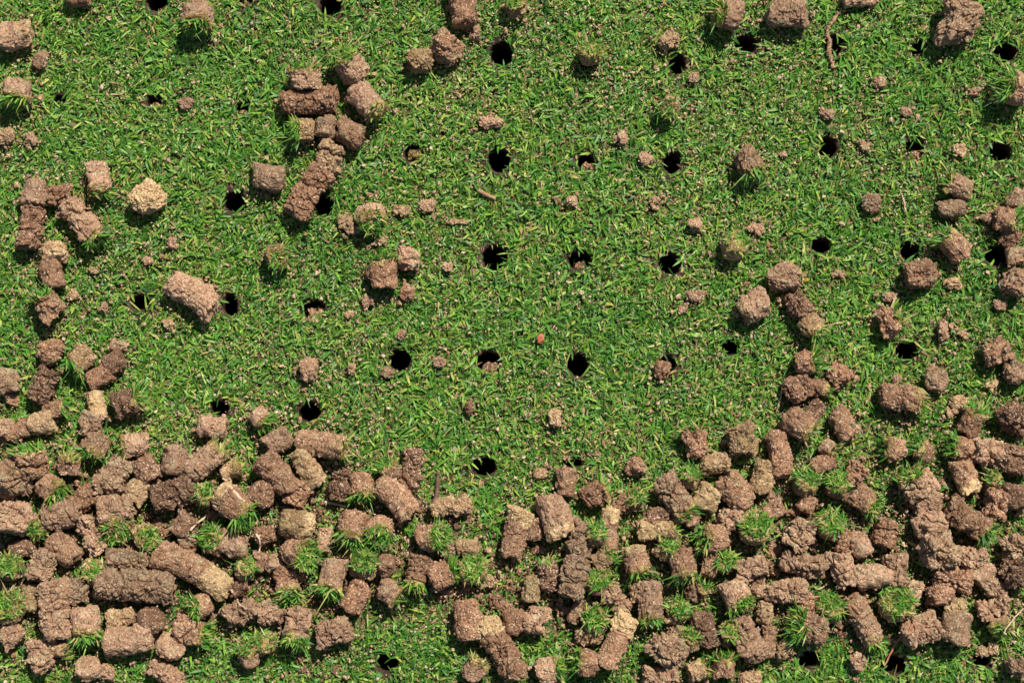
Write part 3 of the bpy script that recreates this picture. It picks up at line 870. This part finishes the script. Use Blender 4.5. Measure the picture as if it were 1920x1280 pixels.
for k, (cx, cy, rx, ry, label) in enumerate(hole_list):
    nu = 44
    th = np.arange(nu) / nu * 2 * math.pi
    prof = [(4.2, 0.5), (2.6, 0.9), (1.2, 0.7), (0.3, 0.0), (-0.1, -1.2), (-0.2, -3), (-0.3, -6), (-0.3, -10), (-0.4, -16), (-0.4, -24), (-0.5, -34), (-0.8, -44)]
    pts = []
    for dr, z in prof:
        pts.append(np.stack([(rx / MM + dr) * np.cos(th), (ry / MM + dr) * np.sin(th), np.full(nu, z)], 1))
    P = np.concatenate(pts + [np.array([[0, 0, -45.0]])])
    off = np.random.default_rng(900 + k).uniform(0, 300, 3)
    n = noise(P / 3.4 + off) * 1.0 + noise(P / 1.3 + off) * 0.5
    rad = P[:, :2] / (np.linalg.norm(P[:, :2], axis=1)[:, None] + 1e-6)
    P[:, :2] += rad * n[:, None]
    P[:, 2] += np.where(P[:, 2] > -1, np.abs(n) * 0.7, 0)
    idx = np.arange(len(prof) * nu).reshape(len(prof), nu)
    a, b = idx[:-1], idx[1:]
    q = np.stack([a, np.roll(a, -1, 1), np.roll(b, -1, 1), b], -1).reshape(-1, 4)[:, ::-1]
    c = np.full(nu, len(P) - 1)
    q = np.concatenate([q, np.stack([c, idx[-1], np.roll(idx[-1], -1), np.roll(idx[-1], -1)], 1)])
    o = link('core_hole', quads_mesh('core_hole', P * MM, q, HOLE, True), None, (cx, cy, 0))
    tag(o, label, 'hole', 'core holes punched through the turf')
    fill = {'half filled': (-1.5, 0.75), 'brown soil showing': (-3.5, 0.7), 'loose soil spilling': (-1.0, 0.6), 'crumbs inside': (-5.0, 0.55), 'holding a grey': (-3.0, 0.5), 'choked': (-1.5, 0.85), 'ragged hole half': (-4.0, 0.6), 'overgrown': (-3.0, 0.6)}
    for words, (fz, fs) in fill.items():
        if words in label:                   # soil fallen back in, against the lower wall
            FV, FQ, _s, _r = lump(2 * rx / MM * fs, 2 * rx / MM * fs * 0.8, 8000 + k, True, False, 0.5)
            FV = FV + np.array([0.15 * rx / MM, -0.55 * ry / MM if words != 'choked' else 0.0, fz - rx / MM * fs * 0.4])
            link('soil_fill', quads_mesh('soil_fill', FV * MM, FQ, THATCH if words in ('choked', 'overgrown') else SOIL['b'], False), o)
            break

# ------------------------------------------------------------------ ground: one sheet, open where the holes are
gx = np.concatenate([[-3, -1.5, -0.9], np.arange(-0.56, 0.5601, 0.002), [0.9, 1.5, 3]])
gy = np.concatenate([[-3, -1.5, -0.8], np.arange(-0.46, 0.4601, 0.002), [0.8, 1.5, 3]])
GX, GY = np.meshgrid(gx, gy)
G = np.stack([GX.ravel(), GY.ravel(), np.zeros(GX.size)], 1)
G[:, 2] = (noise(G / 0.012 + 11) * 0.5 + noise(G / 0.005 + 77) * 0.45) * MM
idx = np.arange(GX.size).reshape(GX.shape)
q = np.stack([idx[:-1, :-1], idx[:-1, 1:], idx[1:, 1:], idx[1:, :-1]], -1).reshape(-1, 4)
ctr = G[q].mean(1)
keep = np.ones(len(q), bool)
for cx, cy, rx, ry, _l in hole_list:
    keep &= ((ctr[:, 0] - cx) / (rx + 0.0022)) ** 2 + ((ctr[:, 1] - cy) / (ry + 0.0022)) ** 2 > 1
ground = link('ground', quads_mesh('ground', G, q[keep], GROUND, True))
ground['kind'] = 'structure'

# ------------------------------------------------------------------ plugs and clods, stacked on a height field
HM = 1.0 * MM
HX, HY = 0.36, 0.27
hm = np.zeros((int(2 * HY / HM), int(2 * HX / HM)))
low = np.zeros(hm.shape, bool)           # where something lies on the turf itself: no blades there
cyv, cxv = np.mgrid[0:hm.shape[0], 0:hm.shape[1]]
cxv = (cxv + 0.5) * HM - HX
cyv = (cyv + 0.5) * HM - HY

def window(x, y, r):
    x0, x1 = int((x - r + HX) / HM), int((x + r + HX) / HM) + 1
    y0, y1 = int((y - r + HY) / HM), int((y + r + HY) / HM) + 1
    return slice(max(y0, 0), max(y1, 0)), slice(max(x0, 0), max(x1, 0))

def ground_at(x, y):
    i, j = int((y + HY) / HM), int((x + HX) / HM)
    return hm[min(max(i, 0), hm.shape[0] - 1), min(max(j, 0), hm.shape[1] - 1)]

def settle(x, y, l, d, ang, clod):
    """local coordinates of the field round a lump, in half sizes"""
    w = window(x, y, max(l, d) * 0.8)
    dx, dy = cxv[w] - x, cyv[w] - y
    u = (dx * math.cos(ang) + dy * math.sin(ang)) / (l / 2)
    v = (-dx * math.sin(ang) + dy * math.cos(ang)) / (d / 2)
    return w, u, v

def place(f, label, k, small):
    x, y, L, D, ang = map(float, f[:5])
    colour = f[5]
    marks = f[6] if len(f) > 6 else ''
    rs = random.Random(5000 + k + (7777 if small else 0))
    clod_row = small or 'K' in marks
    grow = 1.02 if (y > 850 and not small) else (0.98 if not clod_row else 0.98)
    if not clod_row and 'U' not in marks and 'E' not in marks:
        grow *= 1 - 0.07 * abs(math.sin(2 * R(ang)))      # a slanting outline fills less of its box
    L, D, ang = L * PX / MM * grow, D * PX / MM * grow * (1.0 if clod_row else 0.95), R(ang)
    clod = small or 'K' in marks
    grass = 'G' in marks
    el = R(rs.uniform(-6, 6))
    if 'G' in marks:
        el = R(rs.uniform(4, 18))
    if 'U' in marks:
        el = R(rs.uniform(52, 64)) if not ('H' in marks and L > D * 1.15) else R(38)
    if 'E' in marks:
        el = R(52)
    foot_l = L
    if 'U' in marks or 'E' in marks:
        L = max(12.0 if not 'E' in marks else 9.0, (L - D * math.sin(el)) / math.cos(el))
    grass = grass or 'U' in marks
    if 'G' in marks and not clod:
        L = L * 0.90
    half = (L / 2 * abs(math.sin(el)) + D / 2 * math.cos(el)) * (0.92 if not small else 0.8)
    # where it comes to rest
    z0 = 0.0
    for _ in range(2):
        px, py = at(x, y, z0 + half * MM)
        w, u, v = settle(px, py, foot_l * MM, D * MM, ang, clod)
        if u.size:
            inner = (np.abs(u) < 0.6) & (np.abs(v) < 0.6)
            z0 = float(np.percentile(hm[w][inner], 35)) if inner.any() else 0.0
        z0 = min(z0 * 0.6, 9 * MM)
    base = z0 + (2.6 * MM if z0 < 2 * MM else 0.6 * MM)
    if '^' in marks:
        base = max(base, 7 * MM)
    px, py = at(x, y, base + half * MM)
    zc = base + half * MM
    if u.size:
        rr = np.maximum(np.abs(u) ** 4 + np.abs(v) ** 4, 0) ** 0.25 if not clod else np.sqrt(u * u + v * v)
        top = zc + np.where(rr < 1, np.sqrt(np.clip(1 - np.abs(v) ** 2, 0, 1)) * half * MM * np.clip((1 - rr) * 4, 0, 1), -1e3)
        sub = hm[w]
        np.maximum(sub, np.where(rr < 0.97, top, sub), out=sub)
        if base < 6 * MM:
            low[w] |= rr < 0.80
    # shape
    F = axis_frame(ang, el)
    roll = rs.uniform(0, 2 * math.pi)
    F = np.stack([F[0], F[1] * math.cos(roll) + F[2] * math.sin(roll), -F[1] * math.sin(roll) + F[2] * math.cos(roll)])
    V, quads, s, ring = lump(L, D, 100 + k + (4000 if small else 0), clod, 'X' in marks, 0.45 if small else 0.55)
    W = V @ F
    if small:
        W[:, 2] *= 0.72
    if not small:                        # settle onto what carries it: flattened below
        lowz = -half * 0.86
        under = W[:, 2] < lowz
        W[under, 2] = lowz + (W[under, 2] - lowz) * 0.35
    W[:, 2] += half
    fs = s[quads].mean(1)
    name, cat = ('soil_clod', 'soil clod') if small else ('soil_plug', 'soil plug')
    th_lim = 1.0 - min(0.30, 3.0 / L) if grass and not clod else 9.0
    thatch = fs > th_lim
    tip = np.zeros(len(fs), bool)
    if 'T' in marks:
        tip |= fs > 0.70
    if 'B' in marks:
        tip |= fs < 0.28
    tip &= ~thatch
    sole = not (grass or tip.any())
    loc = (px, py, base)
    if sole:
        root = link(name, quads_mesh(name, W * MM, quads, SOIL[colour], False), None, loc)
    else:
        root = link(name, None, None, loc)
        root.empty_display_size = 0.01
        link('soil_core', sub_mesh('soil_core', W * MM, quads, ~(tip | thatch), SOIL[colour]), root)
        if thatch.any():
            link('thatch_layer', sub_mesh('thatch_layer', W * MM, quads, thatch, THATCH), root)
        if tip.any():
            link('sandy_tip', sub_mesh('sandy_tip', W * MM, quads, tip, SOIL['s' if colour != 'p' else 't']), root)
        if grass:
            n = 165 * (D / 16) ** 2
            lm = (3.6, 8.2)
            dry = 0.14
            spread = 0.75
            if 'H' in marks:
                n, lm = n * 1.45, (4.5, 9.2)
            if 'h' in marks:
                n, dry = n * 0.38, 0.45
            if 'U' in marks:
                n, spread, dry = n * 2.0, 1.0, 0.20
                lm = (lm[0] * 0.72, lm[1] * 0.80)
            v, t = tuft(F, L, D, 300 + k, int(n), lm[0], lm[1], dry, spread, 'U' in marks)
            v[:, 2] += half
            link('grass_tuft', blades_mesh('grass_tuft', v * MM, t), root)
    if small:
        tag(root, label, cat, 'small soil clods scattered over the turf')
    else:
        heap = y > 1215 or y > 860 or (x < 260 and y > 620) or (x > 1430 and y > 640) or (y > 765 and (x < 640 or x > 1350))
        tag(root, label, cat, 'soil plugs heaped across the lower turf' if heap else 'soil plugs lying on the open turf')

table = list(enumerate(rows(PLUGS)))
for top in (False, True):
    for k, (f, label) in table:
        if (len(f) > 6 and '^' in f[6]) == top:
            place(f, label, k, False)
for k, (f, label) in enumerate(rows(CLODS)):
    place(f, label, k, True)

# ------------------------------------------------------------------ roots, twigs, leaf bits
def tube(name, pts, r0, r1, mat, label, cat, lift=1.0, group=None, wob=0.5, knots=0.0):
    P = []
    for (x, y) in pts:
        px, py = at(x, y, 0.006)
        P.append(Vector((px, py, 0)))
    E = [P[0] * 2 - P[1]] + P + [P[-1] * 2 - P[-2]]
    path = []
    for i in range(1, len(E) - 2):
        for t in np.arange(0, 1, 0.1):
            a, b, c, d = E[i - 1], E[i], E[i + 1], E[i + 2]
            path.append(0.5 * ((2 * b) + (c - a) * t + (2 * a - 5 * b + 4 * c - d) * t * t + (3 * b - a - 3 * c + d) * t ** 3))
    path.append(P[-1])
    h = np.array([max(ground_at(p.x, p.y), 3.2 * MM) for p in path])
    for _ in range(6):
        h = np.maximum(h, np.convolve(np.pad(h, 2, mode='edge'), np.ones(5) / 5, 'valid'))
    rs = np.random.default_rng(len(label))
    n = len(path)
    ring = 7
    V = []
    for i, p in enumerate(path):
        q = path[min(i + 1, n - 1)] - path[max(i - 1, 0)]
        q.normalize()
        sd = Vector((-q.y, q.x, 0))
        r = (r0 + (r1 - r0) * i / (n - 1)) * MM * (1 + rs.uniform(-0.15, 0.15) + knots * rs.uniform(-1, 1))
        c = Vector((p.x, p.y, h[i] + lift * MM)) + sd * rs.uniform(-1, 1) * wob * 0.3 * MM
        for j in range(ring):
            t = j / ring * 2 * math.pi
            jr = r * (1 + knots * rs.uniform(-0.6, 0.6))
            V.append(c + sd * math.cos(t) * jr + Vector((0, 0, 1)) * math.sin(t) * jr)
    V = np.array(V)
    org = V.mean(0)
    idx = np.arange(n * ring).reshape(n, ring)
    a, b = idx[:-1], idx[1:]
    q = np.stack([a, b, np.roll(b, -1, 1), np.roll(a, -1, 1)], -1).reshape(-1, 4)
    V = np.concatenate([V, [V[:ring].mean(0), V[-ring:].mean(0)]])
    q = np.concatenate([q, np.stack([np.full(ring, n * ring), idx[0], np.roll(idx[0], -1), np.roll(idx[0], -1)], 1),
                        np.stack([np.full(ring, n * ring + 1), np.roll(idx[-1], -1), idx[-1], idx[-1]], 1)])
    o = link(name, quads_mesh(name, V - org, q, mat, True), None, tuple(org))
    tag(o, label, cat, group)
    return o

GR = 'bare roots lying over the heap'
tube('root', [(402, 884), (425, 900), (447, 922), (466, 940), (492, 948)], 0.75, 1.15, ROOT, 'longest pale root, thick, running diagonally across the heap at left', 'root', 1.0, GR)
tube('root', [(181, 1031), (172, 1048), (160, 1062), (149, 1074)], 0.9, 0.5, ROOT, 'short tapering root below the crumbly pink plug at far left', 'root', 0.8, GR)
tube('root', [(436, 1103), (443, 1120), (452, 1130), (463, 1136)], 0.75, 0.4, ROOT, 'thin root trailing from the tan end of the very long brown plug', 'root', 0.5, GR)
tube('root', [(389, 964), (374, 978), (362, 993)], 0.55, 0.7, ROOT, 'short straight pale root above a round green cap, left', 'root', 1.2, GR)
tube('root', [(608, 941), (628, 944), (648, 949)], 0.9, 0.7, ROOT, 'pale straw-like root between tufts below the crumbly upright plugs', 'root', 0.8, GR)
tube('root', [(1920, 1140), (1908, 1152), (1885, 1164), (1873, 1180), (1876, 1186)], 0.5, 0.4, ROOT, 'long thin whitish curling root at the right edge', 'root', 1.5, GR)
tube('root', [(1440, 1080), (1455, 1071), (1472, 1067)], 0.4, 0.3, ROOT, 'hair-thin root arching left of the knobbly grey row, right', 'root', 1.0, GR)
tube('root', [(1524, 1096), (1534, 1104), (1546, 1099), (1558, 1088)], 0.45, 0.35, ROOT, 'fine root looping under the knobbly row, lower right', 'root', 0.6, GR)
tube('root', [(483, 1000), (490, 1012), (487, 1036)], 0.8, 0.4, ROOT, 'pale bent root on a reddish piece, left half of the heap', 'root', 0.6, GR)
tube('root', [(1874, 850), (1887, 846), (1897, 840)], 0.4, 0.3, ROOT, 'short forked-looking root between two plugs near the right edge', 'root', 0.6, GR)
tube('root', [(1468, 718), (1464, 745), (1456, 772)], 0.45, 0.4, ROOT, 'thin upright root left of the dark cracked plug, right part', 'root', 2.0, GR)
tube('crumb_strand', [(1579, 18), (1563, 38), (1553, 58), (1557, 80), (1556, 100), (1564, 127)], 1.0, 1.5, SOIL['t'], 'knotty strand of crumbs dangling across a hole, upper right', 'soil strand', 0.8, None, 1.6, 0.45)
tube('twig', [(1703, 1166), (1690, 1190), (1674, 1218), (1660, 1248)], 0.75, 0.45, TWIG_RED, 'dry reddish twig leaning from a plug down to a hole, bottom right', 'twig', 1.4, 'twigs on the turf')
tube('twig', [(822, 884), (820, 905), (819, 925), (813, 944)], 0.9, 1.5, TWIG_DARK, 'short dark twig standing up the frame, right of the smooth slanting plug', 'twig', 1.0, 'twigs on the turf')
tube('twig', [(896, 356), (911, 364), (929, 372)], 1.3, 1.1, TWIG_BROWN, 'stubby red-brown twig lying alone in the upper centre lawn', 'twig', 1.2, 'twigs on the turf')
tube('straw', [(1692, 362), (1697, 380), (1700, 402)], 0.5, 0.6, ROOT, 'pale dry grass stalk standing in the turf at right', 'straw', 0.8, 'straw stalks in the turf')
tube('straw', [(230, 175), (222, 176), (198, 177)], 0.4, 0.5, ROOT, 'pale dry grass stalk lying level, upper left', 'straw', 0.8, 'straw stalks in the turf')

def leaf_bit(x, y, l, w, ang, mat, label, cat='leaf bit'):
    px, py = at(x, y, 0.005)
    n = 9
    V = []
    rs = random.Random(int(x))
    for zz in (0.0, -0.00025):
        for i in range(n):
            t = i / (n - 1)
            ww = w / 2 * math.sin(math.pi * (0.12 + 0.8 * t)) ** 0.7 * rs.uniform(0.55, 1.2)
            for sgn in (-1, 1):
                V.append(((t - 0.5) * l, sgn * ww, zz + 0.0006 * math.sin(t * 3) + 0.0004 * sgn))
    V = np.array(V)
    c, s = math.cos(ang), math.sin(ang)
    V[:, :2] = V[:, :2] @ np.array([[c, s], [-s, c]])
    q = []
    m = 2 * n
    for i in range(n - 1):
        a = 2 * i
        q.append((a, a + 2, a + 3, a + 1))
        q.append((m + a, m + a + 1, m + a + 3, m + a + 2))
        q.append((a, m + a, m + a + 2, a + 2))
        q.append((a + 1, a + 3, m + a + 3, m + a + 1))
    q.append((0, 1, m + 1, m)); q.append((m - 2, 2 * m - 2, 2 * m - 1, m - 1))
    o = link('leaf_bit', quads_mesh('leaf_bit', V, q, mat, False), None, (px, py, max(ground_at(px, py), 0.0045) + 0.0008))
    tag(o, label, cat)
leaf_bit(1014, 634, 0.0058, 0.0038, R(70), LEAF_RED, 'tiny bright red leaf bit in the middle of the lawn')
leaf_bit(1860, 178, 0.0056, 0.0022, R(-45), LEAF_YELLOW, 'small orange-yellow leaf beside the big straw-sided plug')
leaf_bit(1716, 1022, 0.0085, 0.0017, R(-25), LEAF_YELLOW, 'narrow yellow leaf bent among the heap, lower right')
leaf_bit(1512, 523 + 2, 0.004, 0.0018, R(20), LEAF_YELLOW, 'straw-yellow flake between two broken plugs, right')

# ------------------------------------------------------------------ the turf: one mass of short blades
def field(n, hx, hy):
    p = np.zeros((n, 3))
    p[:, 0] = rng.uniform(-hx, hx, n)
    p[:, 1] = rng.uniform(-hy, hy, n)
    return p

root = field(720000, 0.50, 0.40)
inside = (np.abs(root[:, 0]) < 0.33) & (np.abs(root[:, 1]) < 0.235)
root = root[inside | (rng.uniform(0, 1, len(root)) < 0.6)]
n = len(root)
clump = noise(root / 0.010 + 5) + 0.6 * noise(root / 0.03 + 9)
root = root[rng.uniform(0, 1, n) < 0.74 + 0.34 * clump]
i = np.clip(((root[:, 1] + HY) / HM).astype(int), 0, hm.shape[0] - 1)
j = np.clip(((root[:, 0] + HX) / HM).astype(int), 0, hm.shape[1] - 1)
cov = low[i, j] & (np.abs(root[:, 0]) < HX) & (np.abs(root[:, 1]) < HY)
heapzone = (root[:, 1] < -0.078 + 0.02 * noise(root / 0.05 + 500) - 0.035 * np.exp(-((root[:, 0] - 0.02) / 0.09) ** 2)) & (root[:, 1] > -0.165) & (np.abs(root[:, 0]) < 0.33)
root = root[~(cov | (heapzone & (rng.uniform(0, 1, len(root)) < 0.62)))]
n = len(root)
azim = rng.uniform(0, 2 * math.pi, n) + 0.9 * noise(root / 0.02 + 3)
length = np.clip(rng.normal(5.5, 1.8, n), 2.4, 11.0) * MM
for cx, cy, rx, ry, _l in hole_list:
    shaggy = any(w in _l for w in ('overgrown', 'choked', 'nearly closed', 'half covered', 'peeping', 'ragged hole'))
    d = ((root[:, 0] - cx) / (rx + 0.0004)) ** 2 + ((root[:, 1] - cy) / (ry + 0.0004)) ** 2
    kp = d > 1
    root, azim, length = root[kp], azim[kp], length[kp]
    tx = root[:, 0] + np.cos(azim) * length * 0.8
    ty = root[:, 1] + np.sin(azim) * length * 0.8
    bad = (((tx - cx) / (rx * 1.02)) ** 2 + ((ty - cy) / (ry * 1.02)) ** 2 < 1) & (rng.uniform(0, 1, len(root)) < (0.66 if shaggy else 0.74))
    azim[bad] += math.pi
n = len(root)
root[:, 2] = rng.uniform(-0.2, 2.4, n) * MM
incl = rng.beta(1.2, 2.6, n) * R(68)
tone = noise(root / 0.045 + 40)
tint = np.clip(rng.normal(0.41, 0.215, n) + 0.06 * tone, 0, 0.77)
dead = rng.uniform(0, 1, n) < 0.19 + 0.09 * noise(root / 0.02 + 70) + 0.13 * np.exp(-((root[:, 1] + 0.062) / 0.03) ** 2)
tint[dead] = rng.uniform(0.79, 1.0, dead.sum())
length[dead] *= 0.75
root[dead, 2] *= 0.6
v, t = blades(root, azim, incl, length, np.clip(rng.normal(1.04, 0.30, n), 0.45, 2.0) * MM, tint, rng.uniform(-0.1, 0.95, n), rng.normal(0, 0.55, n))
turf = link('turf_grass', blades_mesh('turf_grass', v, t))
turf['kind'] = 'stuff'

# ------------------------------------------------------------------ fine crumbs shaken off the plugs: nobody could count them
ph = (1 + 5 ** 0.5) / 2
ICO = np.array([(-1, ph, 0), (1, ph, 0), (-1, -ph, 0), (1, -ph, 0), (0, -1, ph), (0, 1, ph), (0, -1, -ph), (0, 1, -ph), (ph, 0, -1), (ph, 0, 1), (-ph, 0, -1), (-ph, 0, 1)]) / 1.9
IFA = np.array([(0, 11, 5), (0, 5, 1), (0, 1, 7), (0, 7, 10), (0, 10, 11), (1, 5, 9), (5, 11, 4), (11, 10, 2), (10, 7, 6), (7, 1, 8), (3, 9, 4), (3, 4, 2), (3, 2, 6), (3, 6, 8), (3, 8, 9), (4, 9, 5), (2, 4, 11), (6, 2, 10), (8, 6, 7), (9, 8, 1)])

def crumbs(name, p, size, mat, fine=0):
    B, FA = ICO / np.linalg.norm(ICO, axis=1)[:, None], IFA
    for _ in range(fine):                    # split every triangle in four
        e = np.sort(np.concatenate([FA[:, [0, 1]], FA[:, [1, 2]], FA[:, [2, 0]]]), 1)
        ue, inv = np.unique(e, axis=0, return_inverse=True)
        inv = inv.reshape(-1)
        m = len(FA)
        a, b, c = inv[:m] + len(B), inv[m:2 * m] + len(B), inv[2 * m:] + len(B)
        mid = B[ue].mean(1)
        B = np.concatenate([B, mid / np.linalg.norm(mid, axis=1)[:, None]])
        FA = np.concatenate([np.stack([FA[:, 0], a, c], 1), np.stack([FA[:, 1], b, a], 1), np.stack([FA[:, 2], c, b], 1), np.stack([a, b, c], 1)])
    n, nb = len(p), len(B)
    sq = rng.uniform(0.5, 1.3, (n, 1, 3))
    V = B[None] * sq * (size / 2)[:, None, None]
    if fine:
        q = (V / MM + rng.uniform(0, 300, (n, 1, 3))).reshape(-1, 3)
        d = 1 + 0.30 * noise(q / 2.6) + 0.22 * noise(q / 1.3) + 0.14 * noise(q / 0.7)
        V = V * d.reshape(n, nb, 1)
    else:
        V = V * rng.uniform(0.45, 1.35, (n, nb, 1))
    V = (V + p[:, None]).reshape(-1, 3)
    F = (FA[None] + nb * np.arange(n)[:, None, None]).reshape(-1, 3)
    F = np.concatenate([F, F[:, 2:]], 1)
    o = link(name, quads_mesh(name, V, F, mat, False))
    o['kind'] = 'stuff'
    return o

def scatter(n, heap):
    p = field(n, 0.40, 0.30)
    dens = 0.5 + 0.5 * noise(p / 0.028 + 200) + 0.3 * noise(p / 0.09 + 230) + 0.35 * noise(p / 0.009 + 220)
    p = p[rng.uniform(0, 1, len(p)) < np.clip(np.clip(dens, 0, 2) ** 1.6, 0.05, 1)]
    for cx, cy, rx, ry, _l in hole_list:
        p = p[((p[:, 0] - cx) / rx) ** 2 + ((p[:, 1] - cy) / ry) ** 2 > 1.05]
    i = np.clip(((p[:, 1] + HY) / HM).astype(int), 0, hm.shape[0] - 1)
    j = np.clip(((p[:, 0] + HX) / HM).astype(int), 0, hm.shape[1] - 1)
    h = hm[i, j] * ((np.abs(p[:, 0]) < HX) & (np.abs(p[:, 1]) < HY))
    return p, h

p, h = scatter(120000, False)
size = np.clip(rng.lognormal(-0.30, 0.52, len(p)), 0.3, 2.8) * MM
p[:, 2] = np.where(h > 0, h + size * 0.15, rng.uniform(3.6, 7.0, len(p)) * MM)
ok = (h <= 0)
crumbs('soil_crumbs', p[ok], size[ok], CRUMB)
p, h = scatter(20000, False)
size = np.clip(rng.lognormal(-0.15, 0.50, len(p)), 0.4, 3.4) * MM
p[:, 2] = rng.uniform(3.6, 7.0, len(p)) * MM
crumbs('sandy_crumbs', p[h <= 0], size[h <= 0], SOIL['t'])
# loose soil in the gaps of the heap
p = field(45000, 0.31, 0.21)
lim = -0.072 + 0.02 * noise(p / 0.05 + 500) - 0.035 * np.exp(-((p[:, 0] - 0.02) / 0.09) ** 2)
p = p[(p[:, 1] < lim) & (p[:, 1] > -0.17 + 0.03 * noise(p / 0.05 + 520))]
p = p[((p[:, 0] + 0.062) / 0.036) ** 2 + ((p[:, 1] + 0.172) / 0.028) ** 2 > 1]
p = p[noise(p / 0.016 + 540) + 0.4 * noise(p / 0.006 + 545) > -0.35]
i = np.clip(((p[:, 1] + HY) / HM).astype(int), 0, hm.shape[0] - 1)
j = np.clip(((p[:, 0] + HX) / HM).astype(int), 0, hm.shape[1] - 1)
p = p[hm[i, j] <= 0]
size = np.clip(rng.lognormal(0.55, 0.55, len(p)), 0.6, 6.0) * MM
p[:, 2] = rng.uniform(0.4, 3.4, len(p)) * MM
crumbs('loose_soil', p, size, SOIL['d'])  # real crumbs, coloured dark to paint in the shadow between the plugs
big = rng.uniform(0, 1, len(p)) < 0.035
q = p[big].copy()
q[:, 2] = rng.uniform(1.0, 3.6, len(q)) * MM
crumbs('broken_soil', q, np.clip(rng.lognormal(1.6, 0.35, len(q)), 3, 9) * MM, SOIL['r'], 3)

# grit lying round the foot of the plugs
near = hm.copy()
for _ in range(7):
    near = np.maximum.reduce([near, np.roll(near, 1, 0), np.roll(near, -1, 0), np.roll(near, 1, 1), np.roll(near, -1, 1)])
p = field(150000, 0.33, 0.235)
i = np.clip(((p[:, 1] + HY) / HM).astype(int), 0, hm.shape[0] - 1)
j = np.clip(((p[:, 0] + HX) / HM).astype(int), 0, hm.shape[1] - 1)
p = p[(near[i, j] > 0) & (hm[i, j] <= 0) & (rng.uniform(0, 1, len(p)) < 0.36 + 0.3 * noise(p / 0.012 + 800))]
for cx, cy, rx, ry, _l in hole_list:
    p = p[((p[:, 0] - cx) / rx) ** 2 + ((p[:, 1] - cy) / ry) ** 2 > 1.1]
size = np.clip(rng.lognormal(-0.15, 0.6, len(p)), 0.3, 3.6) * MM
p[:, 2] = rng.uniform(2.0, 6.2, len(p)) * MM
crumbs('plug_grit', p, size, SOIL['p'])
